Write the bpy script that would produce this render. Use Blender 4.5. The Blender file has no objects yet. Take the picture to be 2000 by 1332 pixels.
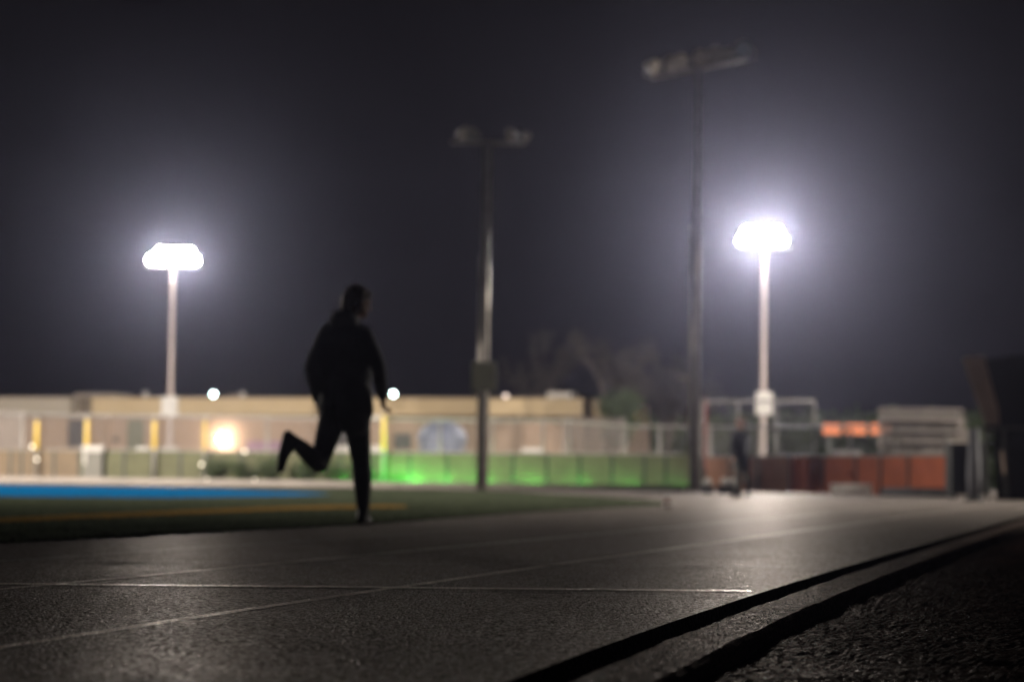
import bpy, bmesh, math, random
from mathutils import Vector, Matrix, noise
random.seed(7)
R = math.radians
sc = bpy.context.scene
COL = sc.collection

# ------------------------------------------------------------------ camera
F = 4722.0                      # focal length in photo pixels (85 mm)
cam_d = bpy.data.cameras.new('camera')
cam = bpy.data.objects.new('camera', cam_d); COL.objects.link(cam)
cam_d.lens = 85.0; cam_d.sensor_width = 36.0; cam_d.sensor_fit = 'HORIZONTAL'
cam_d.clip_start = 0.05; cam_d.clip_end = 2000
cam_d.dof.use_dof = True; cam_d.dof.focus_distance = 6.6
cam_d.dof.aperture_fstop = 2.9; cam_d.dof.aperture_blades = 9
CAMH = 0.36
rot = Matrix.Rotation(R(90) + math.atan(266 / F), 3, 'X') @ Matrix.Rotation(0.0122, 3, 'Z')
cam.matrix_world = Matrix.Translation((0, 0, CAMH)) @ rot.to_4x4()
sc.camera = cam

def ray(px, py):
    return rot @ Vector(((px - 1000) / F, -(py - 666) / F, -1))
def P(px, py, Y):
    d = ray(px, py); return Vector((0, 0, CAMH)) + d * (Y / d.y)
def G(px, py, z=0.0):
    d = ray(px, py); return Vector((0, 0, CAMH)) + d * ((z - CAMH) / d.z)
def XZ(px, Y, z):
    """point at depth Y and height z seen in pixel column px"""
    py = 932.0
    for _ in range(4):
        p = P(px, py, Y); py += (p.z - z) * F / Y
    return P(px, py, Y)

# ------------------------------------------------------------------ world, exposure
w = bpy.data.worlds.new('World'); sc.world = w; w.use_nodes = True
wn = w.node_tree.nodes; wl = w.node_tree.links
bg = wn['Background']
tc = wn.new('ShaderNodeTexCoord'); sep = wn.new('ShaderNodeSeparateXYZ')
cr = wn.new('ShaderNodeValToRGB')
wl.new(tc.outputs['Generated'], sep.inputs[0]); wl.new(sep.outputs['Z'], cr.inputs[0])
cr.color_ramp.elements[0].position = 0.0; cr.color_ramp.elements[0].color = (0.0035, 0.0029, 0.0042, 1)
cr.color_ramp.elements[1].position = 0.35; cr.color_ramp.elements[1].color = (0.0008, 0.0006, 0.0009, 1)
wl.new(cr.outputs[0], bg.inputs[0]); bg.inputs[1].default_value = 1.0
sc.view_settings.view_transform = 'Standard'; sc.view_settings.look = 'None'
sc.view_settings.exposure = 0; sc.view_settings.gamma = 1
sc.cycles.use_denoising = True
sc.cycles.volume_bounces = 0
sc.cycles.max_bounces = 5
sc.cycles.sample_clamp_indirect = 3.0

FLOOD = 900.0      # radiance of a lit floodlight lens
SIDE = 58000.0      # watts of each lamp bank added outside the frame
FIELD = 110000.0    # watts of the added banks turned on the field
HAZE = 0.00027  # density of the haze added for the lamp glow

# ------------------------------------------------------------------ materials
def mat(name, col, rough=0.7, var=0.15, vscale=3.0, bump=0.0, bscale=40.0, metal=0.0, emit=None, estr=0.0, spec=0.5, trans=0.0):
    m = bpy.data.materials.new(name); m.use_nodes = True
    nt = m.node_tree; n = nt.nodes; l = nt.links
    b = n['Principled BSDF']
    b.inputs['Roughness'].default_value = rough
    b.inputs['Metallic'].default_value = metal
    b.inputs['Specular IOR Level'].default_value = spec
    t = n.new('ShaderNodeTexCoord')
    nz = n.new('ShaderNodeTexNoise'); nz.inputs['Scale'].default_value = vscale; nz.inputs['Detail'].default_value = 6
    l.new(t.outputs['Object'], nz.inputs['Vector'])
    rp = n.new('ShaderNodeValToRGB')
    a = [max(0, c * (1 - var)) for c in col]; z = [min(1, c * (1 + var)) for c in col]
    rp.color_ramp.elements[0].position = 0.3; rp.color_ramp.elements[0].color = (*a, 1)
    rp.color_ramp.elements[1].position = 0.7; rp.color_ramp.elements[1].color = (*z, 1)
    l.new(nz.outputs['Fac'], rp.inputs[0]); l.new(rp.outputs[0], b.inputs['Base Color'])
    if bump:
        n2 = n.new('ShaderNodeTexNoise'); n2.inputs['Scale'].default_value = bscale; n2.inputs['Detail'].default_value = 4
        l.new(t.outputs['Object'], n2.inputs['Vector'])
        bp = n.new('ShaderNodeBump'); bp.inputs['Strength'].default_value = bump; bp.inputs['Distance'].default_value = 0.02
        l.new(n2.outputs['Fac'], bp.inputs['Height']); l.new(bp.outputs[0], b.inputs['Normal'])
    if emit:
        b.inputs['Emission Color'].default_value = (*emit, 1); b.inputs['Emission Strength'].default_value = estr
    if trans:
        tl = n.new('ShaderNodeBsdfTranslucent'); mx = n.new('ShaderNodeMixShader'); mx.inputs[0].default_value = trans
        l.new(rp.outputs[0], tl.inputs[0])
        out = n['Material Output']
        l.new(b.outputs[0], mx.inputs[1]); l.new(tl.outputs[0], mx.inputs[2]); l.new(mx.outputs[0], out.inputs[0])
    return m

def grain_mat(name, col, rough, cell, strength, dist, spec=0.5, gloss=None, rvar=0.1):
    """ground made of small stones or rubber granules: voronoi cells for the relief"""
    m = bpy.data.materials.new(name); m.use_nodes = True
    nt = m.node_tree; n = nt.nodes; l = nt.links; b = n['Principled BSDF']
    b.inputs['Specular IOR Level'].default_value = spec
    t = n.new('ShaderNodeTexCoord')
    v = n.new('ShaderNodeTexVoronoi'); v.inputs['Scale'].default_value = cell
    l.new(t.outputs['Object'], v.inputs['Vector'])
    nz = n.new('ShaderNodeTexNoise'); nz.inputs['Scale'].default_value = 1.1; nz.inputs['Detail'].default_value = 8
    nz.inputs['Roughness'].default_value = 0.65
    l.new(t.outputs['Object'], nz.inputs['Vector'])
    n3 = n.new('ShaderNodeTexNoise'); n3.inputs['Scale'].default_value = cell * 0.45; n3.inputs['Detail'].default_value = 3
    l.new(t.outputs['Object'], n3.inputs['Vector'])
    # colour: slow patches times per-granule value
    rp = n.new('ShaderNodeValToRGB')
    rp.color_ramp.elements[0].position = 0.3; rp.color_ramp.elements[0].color = (*[c * 0.7 for c in col], 1)
    rp.color_ramp.elements[1].position = 0.7; rp.color_ramp.elements[1].color = (*[c * 1.3 for c in col], 1)
    l.new(nz.outputs['Fac'], rp.inputs[0])
    sepc = n.new('ShaderNodeSeparateColor'); l.new(v.outputs['Color'], sepc.inputs[0])
    mul = n.new('ShaderNodeMix'); mul.data_type = 'RGBA'; mul.blend_type = 'MULTIPLY'; mul.inputs['Factor'].default_value = 1.0
    r2 = n.new('ShaderNodeValToRGB')
    r2.color_ramp.elements[0].color = (0.15, 0.15, 0.15, 1); r2.color_ramp.elements[1].color = (2.2, 2.1, 2.0, 1)
    l.new(sepc.outputs[0], r2.inputs[0]); l.new(rp.outputs[0], mul.inputs[6]); l.new(r2.outputs[0], mul.inputs[7])
    l.new(mul.outputs[2], b.inputs['Base Color'])
    # roughness patches and granule to granule gloss
    ma = n.new('ShaderNodeMath'); ma.operation = 'MULTIPLY_ADD'; ma.inputs[1].default_value = -rvar * 2.5; ma.inputs[2].default_value = rough + rvar
    l.new(nz.outputs['Fac'], ma.inputs[0])
    mb = n.new('ShaderNodeMath'); mb.operation = 'MULTIPLY_ADD'; mb.inputs[1].default_value = -0.25
    l.new(sepc.outputs[1], mb.inputs[0]); l.new(ma.outputs[0], mb.inputs[2]); l.new(mb.outputs[0], b.inputs['Roughness'])
    add = n.new('ShaderNodeMath'); add.operation = 'MULTIPLY_ADD'; add.inputs[1].default_value = -1.0
    l.new(v.outputs['Distance'], add.inputs[0]); l.new(n3.outputs['Fac'], add.inputs[2])
    bp = n.new('ShaderNodeBump'); bp.inputs['Strength'].default_value = strength; bp.inputs['Distance'].default_value = dist
    l.new(add.outputs[0], bp.inputs['Height']); l.new(bp.outputs[0], b.inputs['Normal'])
    if gloss is not None:       # small smooth facets among matt rubber
        b.inputs['Specular IOR Level'].default_value = 0.0
        gl = n.new('ShaderNodeBsdfGlossy'); gl.inputs['Color'].default_value = (1.0, .91, .84, 1)
        l.new(mb.outputs[0], gl.inputs['Roughness']); l.new(bp.outputs[0], gl.inputs['Normal'])
        mk = n.new('ShaderNodeMapRange'); mk.inputs['From Min'].default_value = .25; mk.inputs['From Max'].default_value = .95
        mk.inputs['To Min'].default_value = gloss * .25; mk.inputs['To Max'].default_value = gloss * 2.2
        l.new(sepc.outputs[2], mk.inputs['Value'])
        mx = n.new('ShaderNodeMixShader'); l.new(mk.outputs[0], mx.inputs[0])
        l.new(b.outputs[0], mx.inputs[1]); l.new(gl.outputs[0], mx.inputs[2]); l.new(mx.outputs[0], n['Material Output'].inputs[0])
    return m

M = {}
M['track'] = grain_mat('track_rubber', (0.090, 0.080, 0.074), 0.62, 110, 1.0, 0.010, gloss=0.22)
M['paint'] = grain_mat('track_line_paint', (0.72, 0.69, 0.65), 0.54, 110, 0.9, 0.009, gloss=0.75)
M['lane'] = grain_mat('worn_lane_paint', (0.55, 0.51, 0.48), 0.62, 110, 1.0, 0.010, gloss=0.42)
M['faded'] = grain_mat('faded_paint', (0.26, 0.24, 0.225), 0.62, 110, 1.0, 0.010, gloss=0.28)
M['kerb'] = grain_mat('kerb_concrete', (0.20, 0.158, 0.142), 0.6, 110, 0.8, 0.006, gloss=.07)
M['gutter'] = grain_mat('gutter_rubber', (0.03, 0.026, 0.024), 0.8, 90, 0.6, 0.005, gloss=0.0)
M['dirt'] = grain_mat('dark_mulch', (0.05, 0.022, 0.018), 0.6, 90, 0.8, 0.006, gloss=0.035)
M['ground'] = mat('far_ground', (0.05, 0.045, 0.04), 0.9, 0.3, 0.8)
M['turf'] = mat('turf', (0.095, 0.11, 0.062), 0.95, 0.25, 1.5, 0.5, 60, spec=0.0)
M['blue'] = mat('blue_turf', (0.012, 0.16, 0.36), 0.9, 0.1, 0.6, 0.3, 60, spec=0.0)
M['yellowline'] = mat('yellow_line', (0.40, 0.22, 0.03), 0.9, 0.1, spec=0.0)
M['concrete'] = mat('wall_concrete', (0.20, 0.175, 0.155), 0.75, 0.15, 1.2, 0.3, 30)
M['tan'] = mat('tan_stucco', (0.44, 0.34, 0.21), 0.85, 0.06, 0.5)
M['greytan'] = mat('grey_stucco', (0.32, 0.28, 0.23), 0.85, 0.06, 0.5)
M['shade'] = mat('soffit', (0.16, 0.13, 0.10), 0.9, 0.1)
M['boxgrey'] = mat('grey_plastic', (0.12, 0.115, 0.10), 0.7, 0.1)
M['door'] = mat('olive_door', (0.13, 0.13, 0.09), 0.6, 0.1)
M['purple'] = mat('mauve_wall_panel', (0.26, 0.15, 0.22), 0.7, 0.1)
M['win'] = mat('window_glass', (0.05, 0.05, 0.06), 0.15, 0.1)
M['frame'] = mat('window_frame', (0.12, 0.08, 0.07), 0.6, 0.1)
M['galv'] = mat('galvanised_steel', (0.24, 0.225, 0.21), 0.5, 0.15, 4, metal=0.3)
M['wire'] = mat('chain_link_wire', (0.10, 0.095, 0.09), 0.6, 0.1)
M['galvdark'] = mat('weathered_steel', (0.36, 0.33, 0.30), 0.3, 0.2, 3, metal=0.75)
M['palepole'] = mat('pale_pole_paint', (0.36, 0.30, 0.28), 0.6, 0.08, 2)
M['white'] = mat('white_paint', (0.42, 0.40, 0.38), 0.5, 0.06)
M['bright'] = mat('bright_white_paint', (0.82, 0.80, 0.78), 0.5, 0.05)
M['yellow'] = mat('yellow_vinyl', (0.50, 0.34, 0.03), 0.45, 0.05)
M['olive'] = mat('olive_screen', (0.115, 0.115, 0.060), 0.8, 0.15, 2, trans=0.35)
M['tanscreen'] = mat('tan_screen', (0.17, 0.125, 0.08), 0.8, 0.12, 2, trans=0.35)
M['brown'] = mat('brown_screen', (0.36, 0.20, 0.13), 0.8, 0.15, 2, trans=0.3)
M['red'] = mat('rust_screen', (0.38, 0.10, 0.04), 0.8, 0.15, 2, trans=0.3)
M['orange'] = mat('orange_plate', (0.55, 0.14, 0.05), 0.6, 0.1)
M['darkpost'] = mat('dark_post', (0.035, 0.038, 0.032), 0.6, 0.1)
M['black'] = mat('black_plastic', (0.012, 0.013, 0.014), 0.6, 0.1)
M['housing'] = mat('lamp_housing', (0.30, 0.27, 0.25), 0.4, 0.1, metal=0.5)
M['lens'] = mat('flood_lens_lit', (0.9, 0.9, 0.9), 0.3, 0, emit=(1.0, 0.94, 0.89), estr=FLOOD)
M['lens2'] = mat('flood_lens_lit_strong', (0.9, 0.9, 0.9), 0.3, 0, emit=(1.0, 0.94, 0.89), estr=FLOOD * 2.1)
M['lensoff'] = mat('flood_lens_unlit', (0.34, 0.31, 0.27), 0.12, 0.1, spec=0.8)
M['rooflens'] = mat('roof_lamp_lens', (0.9, 0.9, 0.9), 0.3, 0, emit=(0.72, 1.0, 0.95), estr=26)
M['dimlens'] = mat('dim_lamp_lens', (0.9, 0.9, 0.9), 0.3, 0, emit=(1.0, 0.72, 0.62), estr=1.6)
M['walllens'] = mat('wall_lamp_lens', (0.9, 0.9, 0.9), 0.3, 0, emit=(1.0, 0.80, 0.58), estr=700)
M['signlit'] = mat('amber_sign', (0.08, 0.025, 0.01), 0.5, 0, emit=(1.0, 0.24, 0.055), estr=1.0)
M['greenlit'] = mat('green_led', (0.2, 0.8, 0.2), 0.5, 0, emit=(0.06, 1.0, 0.12), estr=60)
M['pathlens'] = mat('path_lamp_lens', (0.8, 0.8, 0.8), 0.3, 0, emit=(1.0, 0.85, 0.6), estr=2.2)
M['tarp'] = mat('blue_tarp', (0.085, 0.095, 0.15), 0.6, 0.1)
M['bark'] = mat('bark', (0.05, 0.038, 0.028), 0.9, 0.2)
M['leafbrown'] = mat('dry_leaves', (0.036, 0.030, 0.022), 0.7, 0.3, 1, trans=0.3)
M['leafgreen'] = mat('green_leaves', (0.07, 0.095, 0.045), 0.25, 0.3, 1, trans=0.2)
M['jacket'] = mat('dark_jacket', (0.09, 0.10, 0.12), 0.7, 0.2, 6, 0.4, 25)
M['trousers'] = mat('dark_trousers', (0.055, 0.056, 0.068), 0.75, 0.2, 6)
M['navy'] = mat('navy_coat', (0.006, 0.007, 0.016), 0.7, 0.2, 6)
M['skin'] = mat('skin', (0.36, 0.20, 0.14), 0.5, 0.08)
M['skindim'] = mat('bare_legs', (0.20, 0.13, 0.10), 0.55, 0.08)
M['hair'] = mat('brown_hair', (0.09, 0.04, 0.025), 0.45, 0.2, 20)
M['shoe'] = mat('black_shoe', (0.015, 0.015, 0.016), 0.5, 0.1)
M['weathered'] = mat('weathered_board', (0.22, 0.17, 0.14), 0.8, 0.35, 1.2, 0.4, 12)
M['darkboard'] = mat('dark_board', (0.007, 0.006, 0.005), 0.85, 0.3, 1.2, spec=.1)
M['red_paint'] = mat('red_paint', (0.22, 0.04, 0.03), 0.5, 0.1)
M['alu'] = mat('aluminium_plank', (0.16, 0.14, 0.13), 0.45, 0.12, 3, metal=0.4)

def brick_mat():
    m = mat('pink_brick', (0.34, 0.21, 0.165), 0.85, 0.1)
    nt = m.node_tree; n = nt.nodes; l = nt.links; b = n['Principled BSDF']
    t = n.new('ShaderNodeTexCoord'); mp = n.new('ShaderNodeMapping'); mp.inputs['Rotation'].default_value = (R(90), 0, 0)
    br = n.new('ShaderNodeTexBrick'); br.inputs['Color1'].default_value = (0.35, 0.235, 0.165, 1); br.inputs['Color2'].default_value = (0.28, 0.19, 0.135, 1)
    br.inputs['Mortar'].default_value = (0.36, 0.29, 0.24, 1); br.inputs['Scale'].default_value = 2.0
    l.new(t.outputs['Object'], mp.inputs[0]); l.new(mp.outputs[0], br.inputs[0]); l.new(br.outputs[0], b.inputs['Base Color'])
    return m
M['brick'] = brick_mat()

# ------------------------------------------------------------------ mesh builder
class MB:
    def __init__(s): s.v = []; s.f = []
    def add(s, vs, fs):
        o = len(s.v); s.v += [tuple(v) for v in vs]; s.f += [tuple(i + o for i in f) for f in fs]; return s
    def box(s, c, d, rz=0.0, bev=0.0, T=None):
        x, y, z = d[0] / 2, d[1] / 2, d[2] / 2
        if bev > 0:
            bm = bmesh.new(); bmesh.ops.create_cube(bm, size=1)
            for v in bm.verts: v.co = Vector((v.co.x * d[0], v.co.y * d[1], v.co.z * d[2]))
            bmesh.ops.bevel(bm, geom=bm.edges[:] + bm.verts[:], offset=min(bev, min(d) * .45), segments=2, affect='EDGES', profile=0.6)
            bm.verts.index_update()
            vs = [v.co.copy() for v in bm.verts]; fs = [[v.index for v in f.verts] for f in bm.faces]; bm.free()
        else:
            vs = [Vector((sx * x, sy * y, sz * z)) for sx in (-1, 1) for sy in (-1, 1) for sz in (-1, 1)]
            fs = [(0, 1, 3, 2), (4, 6, 7, 5), (0, 4, 5, 1), (2, 3, 7, 6), (0, 2, 6, 4), (1, 5, 7, 3)]
        rm = Matrix.Rotation(rz, 3, 'Z')
        vs = [rm @ v + Vector(c) for v in vs]
        if T: vs = [T @ v for v in vs]
        return s.add(vs, fs)
    def tube(s, pts, rad, n=10, cap=True):
        pts = [Vector(p) for p in pts]
        if not isinstance(rad, (list, tuple)): rad = [rad] * len(pts)
        o = len(s.v); up = None
        for i, p in enumerate(pts):
            d = (pts[min(i + 1, len(pts) - 1)] - pts[max(i - 1, 0)])
            if d.length < 1e-9: d = Vector((0, 0, 1))
            d.normalize()
            if up is None:
                up = d.orthogonal().normalized()
            else:
                up = (up - d * up.dot(d))
                up = up.normalized() if up.length > 1e-6 else d.orthogonal().normalized()
            q = d.cross(up)
            for k in range(n):
                a = 2 * math.pi * k / n
                s.v.append(tuple(p + (up * math.cos(a) + q * math.sin(a)) * rad[i]))
        for i in range(len(pts) - 1):
            for k in range(n):
                a = o + i * n + k; b = o + i * n + (k + 1) % n
                s.f.append((a, b, b + n, a + n))
        if cap:
            s.f.append(tuple(o + k for k in range(n))[::-1]); e = o + (len(pts) - 1) * n
            s.f.append(tuple(e + k for k in range(n)))
        return s
    def ball(s, c, r, n=12, m=8, T=None):
        rx, ry, rz = (r, r, r) if not isinstance(r, (tuple, list)) else r
        vs = []; fs = []
        for i in range(m + 1):
            t = math.pi * i / m
            for k in range(n):
                a = 2 * math.pi * k / n
                p = Vector((rx * math.sin(t) * math.cos(a), ry * math.sin(t) * math.sin(a), rz * math.cos(t)))
                if T: p = T @ p
                vs.append(p + Vector(c))
        for i in range(m):
            for k in range(n):
                fs.append((i * n + k, (i + 1) * n + k, (i + 1) * n + (k + 1) % n, i * n + (k + 1) % n))
        return s.add(vs, fs)
    def capsule(s, a, b, ra, rb, n=12):
        a = Vector(a); b = Vector(b); s.tube([a, b], [ra, rb], n); s.ball(a, ra, n); s.ball(b, rb, n); return s
    def prism(s, poly, vec):
        n = len(poly); vec = Vector(vec); poly = [Vector(p) for p in poly]
        vs = poly + [p + vec for p in poly]
        fs = [tuple(range(n)), tuple(range(n, 2 * n))[::-1]] + [(i, i + n, (i + 1) % n + n, (i + 1) % n) for i in range(n)]
        return s.add(vs, fs)
    def build(s, name, material, parent=None, smooth=False, at=None, rz=0.0):
        me = bpy.data.meshes.new(name); me.from_pydata(s.v, [], s.f); me.update()
        if smooth:
            me.polygons.foreach_set('use_smooth', [True] * len(me.polygons))
        bm = bmesh.new(); bm.from_mesh(me); bmesh.ops.recalc_face_normals(bm, faces=bm.faces); bm.to_mesh(me); bm.free()
        me.materials.append(material)
        o = bpy.data.objects.new(name, me); COL.objects.link(o)
        if at is not None: o.location = at; o.rotation_euler.z = rz
        if parent is not None: o.parent = parent
        return o

def tag(o, label=None, cat=None, group=None, kind=None):
    if label: o['label'] = label
    if cat: o['category'] = cat
    if group: o['group'] = group
    if kind: o['kind'] = kind
    return o
def thing(name, loc, label, cat, group=None, rz=0.0):
    o = bpy.data.objects.new(name, None); COL.objects.link(o); o.empty_display_size = 0.2
    o.location = loc; o.rotation_euler.z = rz
    return tag(o, label, cat, group)
def kids(o): return [c for c in bpy.data.objects if c.parent == o]
def copy_tree(o, parent=None):
    c = o.copy(); COL.objects.link(c)
    if parent: c.parent = parent
    for ch in kids(o): copy_tree(ch, c)
    return c

# ------------------------------------------------------------------ ground sheets
def kx(y):              # X of the kerb's track-side top edge
    return 0.0903 + .26 * (y - 4.263) - .15 * (1 - math.exp(-(y - 4.263) / 3.0))
def ys(a, b, k=1.12, s=.25):
    out = [a]; st = s
    while out[-1] + st < b: out.append(out[-1] + st); st *= k
    return out + [b]
YS = [-3, -1, .5, 1.5, 2.5] + ys(3.2, 95, 1.06, .25)
def strip(name, f0, f1, z, material, Y=YS, parent=None, z1=None, skirt=0):
    mb = MB(); vs = []; fs = []
    for y in Y:
        vs += [(f0(y), y, z), (f1(y), y, z if z1 is None else z1)]
    for i in range(len(Y) - 1): fs.append((2 * i, 2 * i + 1, 2 * i + 3, 2 * i + 2))
    mb.add(vs, fs); return mb.build(name, material, parent)

g = MB(); g.add([(-260, -30, -.14), (260, -30, -.14), (260, 330, -.14), (-260, 330, -.14)], [(0, 1, 2, 3)])
tag(g.build('ground', M['ground']), kind='structure')
# raised ground beyond the far end of the track
yard = MB().box((0, 155, -.075), (300, 146, .11)); tag(yard.build('yard_ground', M['ground']), kind='structure')
GW = .098
tr = strip('running_track', lambda y: -62, lambda y: kx(y) - GW, 0, M['track'])
# the track's thick right edge drops into the gutter
e = MB(); vs = []; fs = []
for y in YS: vs += [(kx(y) - GW, y, 0), (kx(y) - GW + .012, y, -.07)]
for i in range(len(YS) - 1): fs.append((2 * i, 2 * i + 1, 2 * i + 3, 2 * i + 2))
o = e.add(vs, fs).build('track_edge', M['gutter'], tr)
tag(tr, kind='structure')
tag(strip('gutter', lambda y: kx(y) - GW - .01, lambda y: kx(y) + .01, -.065, M['gutter']), kind='structure')
# kerb: a concrete beam with slightly broken edges
kb = MB(); KY = ys(2.5, 6, 1.0, .03)[:-1] + ys(6, 95, 1.04, .05); vs = []; fs = []
KW = .165
for y in KY:
    j = lambda q: .006 * noise.noise(Vector((q, y * 6, 0))) + .003 * noise.noise(Vector((q, y * 30, 0)))
    x0 = kx(y); zz = .004 * noise.noise(Vector((3, y * 2.1, 0)))
    vs += [(x0 + j(1), y, -.1), (x0 + j(1), y, -.008 + zz), (x0 + .01 + j(2), y, zz),
           (x0 + KW - .012 + j(3), y, zz), (x0 + KW + j(4), y, -.010 + zz), (x0 + KW + .01 + j(5), y, -.16)]
for i in range(len(KY) - 1):
    for k in range(5): fs.append((6 * i + k, 6 * i + k + 1, 6 * i + k + 7, 6 * i + k + 6))
tag(kb.add(vs, fs).build('kerb', M['kerb'], smooth=False), kind='structure')
# mulch on the right of the kerb with real clods near the camera
def dirt_z(x, y):
    v = Vector((x, y, 0))
    return -.042 + .010 * noise.noise(v * 2.3) + .005 * noise.noise(Vector((x * 5, y * 9, 2))) + .003 * noise.noise(Vector((x * 14, y * 45, 5))) + .003 * noise.noise(v * 95)
NU = 230; DY = []
y = 2.8; st = .012
while y < 60: DY.append(y); y += st; st *= 1.0085
vs = []; fs = []
for y in DY:
    wd = 1.2 + y * .35
    for k in range(NU + 1):
        u = k / NU; x = kx(y) + KW + .002 + wd * u ** 1.4
        z = dirt_z(x, y); vs.append((x, y, z))
for i in range(len(DY) - 1):
    for k in range(NU):
        a = i * (NU + 1) + k; fs.append((a, a + 1, a + NU + 2, a + NU + 1))
tag(MB().add(vs, fs).build('mulch_ground', M['dirt']), kind='structure')

M['grit'] = mat('grit_crystal', (0.22, 0.20, 0.18), 0.34, 0.3, 30, spec=0.6)
rg = random.Random(11); gb = MB()
def crystal(x, y, z, s):
    a = rg.uniform(0, 3.1); c_, s_ = math.cos(a) * s, math.sin(a) * s; tx, ty = rg.gauss(0, .5) * s, rg.gauss(0, .5) * s
    gb.add([(x + c_, y + s_, z), (x - s_, y + c_, z), (x - c_, y - s_, z), (x + s_, y - c_, z), (x + tx, y + ty, z + s * rg.uniform(.4, .9))], [(0, 1, 4), (1, 2, 4), (2, 3, 4), (3, 0, 4)])
for _ in range(2600):
    y = 4 + 9 * rg.random() ** 1.5; crystal(kx(y) + rg.uniform(.012, KW - .015), y, .001, rg.uniform(.0012, .0032))
for _ in range(9000):
    y = 4 + 7 * rg.random() ** 1.4; crystal(kx(y) - GW - .02 - rg.random() * (1.2 + y * .22), y, 0, rg.uniform(.0010, .0028))
for _ in range(1500):
    y = 4 + 8 * rg.random() ** 1.3; x = kx(y) + KW + .03 + rg.random() ** 1.3 * 1.6; crystal(x, y, dirt_z(x, y) + .002, rg.uniform(.0015, .004))
tag(gb.build('grit', M['grit']), 'fine glinting grit strewn over the near track, kerb and mulch', kind='stuff')

def line_along(off, name, m, w=.045, y0=3.2, y1=60, z=.0015):
    Y = [y for y in YS if y0 <= y <= y1]
    return strip(name, lambda y: kx(y) - off - w / 2, lambda y: kx(y) - off + w / 2, z, m, Y)
for off, m in ((1.28, M['lane']), (2.36, M['lane']), (3.42, M['faded'])):
    tag(line_along(off, 'lane_line', m), kind='structure')
def cross_line(p0, p1, w, m, name='cross_line', z=.003):
    a = G(*p0); b = G(*p1); d = (b - a).normalized(); q = Vector((-d.y, d.x, 0)) * w / 2
    o = MB().add([a - q + Vector((0, 0, z)), b - q + Vector((0, 0, z)), b + q + Vector((0, 0, z)), a + q + Vector((0, 0, z))], [(0, 1, 2, 3)]).build(name, m)
    return tag(o, kind='structure')
cross_line((-120, 1139.6), (1469, 1155), .10, M['paint'], 'start_line')
cross_line((-80, 1094), (1560, 1108), .06, M['faded'])
cross_line((850, 1160), (1440, 1166), .03, M['faded'])
cross_line((1150, 1078), (1640, 1085), .05, M['faded'])

def sheet(pts, z, name, m):
    vs = [G(x, y) for x, y in pts]; vs = [(v.x, v.y, z) for v in vs]
    bm = bmesh.new(); bv = [bm.verts.new(v) for v in vs]; f = bm.faces.new(bv); bmesh.ops.triangulate(bm, faces=[f])
    me = bpy.data.meshes.new(name); bm.to_mesh(me); bm.free(); me.materials.append(m)
    o = bpy.data.objects.new(name, me); COL.objects.link(o); return tag(o, kind='structure')
field_px = [(-500, 941), (0, 946.5), (300, 950), (600, 953), (850, 956.5), (1000, 961), (1120, 968), (1220, 976), (1290, 981.5), (1316, 985), (1290, 987),
            (1200, 991), (1000, 1003), (700, 1025), (300, 1047), (0, 1062), (-500, 1088)]
sheet(field_px, .006, 'football_field', M['turf'])
sheet([(-500, 942.5), (0, 948), (300, 953.5), (450, 957), (600, 963), (650, 966.5), (600, 969.5), (450, 972.5), (300, 974), (150, 973), (0, 971.5), (-500, 967)], .011, 'blue_end_zone', M['blue'])
sheet([(-400, 1031), (0, 1016.5), (500, 994), (660, 989.5), (790, 989), (790, 994.5), (660, 996), (500, 1001.5), (0, 1024.5), (-400, 1041)], .016, 'yellow_field_line', M['yellowline'])

def inside(p, poly):
    c = False; j = len(poly) - 1
    for i in range(len(poly)):
        a, b = poly[i], poly[j]
        if (a[1] > p[1]) != (b[1] > p[1]) and p[0] < (b[0] - a[0]) * (p[1] - a[1]) / (b[1] - a[1]) + a[0]: c = not c
        j = i
    return c
def blades(name, polypx, holes, m, n, hgt, label):
    poly = [tuple(G(x, y))[:2] for x, y in polypx]; hp = [[tuple(G(x, y))[:2] for x, y in h] for h in holes]
    xs = [p[0] for p in poly]; yy = [p[1] for p in poly]; x0, x1, y0, y1 = max(min(xs), -16), max(xs), min(yy), min(max(yy), 66)
    rnd = random.Random(3); mb = MB(); k = 0
    while k < n:
        p = (rnd.uniform(x0, x1), y0 + (y1 - y0) * rnd.random() ** 1.3)
        if not inside(p, poly) or any(inside(p, h) for h in hp): continue
        k += 1
        for _ in range(2):
            a = rnd.uniform(0, math.pi); dx, dy = math.cos(a) * .016, math.sin(a) * .016; x = p[0] + rnd.gauss(0, .02); y = p[1] + rnd.gauss(0, .02); h = hgt * rnd.uniform(.6, 1.2)
            mb.add([(x - dx, y - dy, .005), (x + dx, y + dy, .005), (x + rnd.gauss(0, .012), y + rnd.gauss(0, .012), .005 + h)], [(0, 1, 2)])
    return tag(mb.build(name, m), label, kind='stuff')
blue_px = [(-500, 942.5), (0, 948), (300, 953.5), (450, 957), (600, 963), (650, 966.5), (600, 969.5), (450, 972.5), (300, 974), (150, 973), (0, 971.5), (-500, 967)]
yel_px = [(-400, 1031), (0, 1016.5), (500, 994), (660, 989.5), (790, 989), (790, 994.5), (660, 996), (500, 1001.5), (0, 1024.5), (-400, 1041)]
M['blade'] = mat('turf_blades', (0.112, 0.132, 0.085), 0.9, 0.3, 1.2, trans=0.4, spec=0.0)
M['blueblade'] = mat('blue_turf_blades', (0.006, 0.22, 0.52), 0.9, 0.15, 1.2, trans=0.4, spec=0.0)
M['yellowblade'] = mat('yellow_turf_blades', (0.38, 0.25, 0.08), 0.9, 0.15, 1.2, trans=0.4, spec=0.0)
blades('grass', field_px, [blue_px, yel_px], M['blade'], 60000, .022, 'short olive artificial grass covering the field')
blades('grass', blue_px, [], M['blueblade'], 14000, .022, 'short bright blue artificial grass of the end zone')
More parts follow.
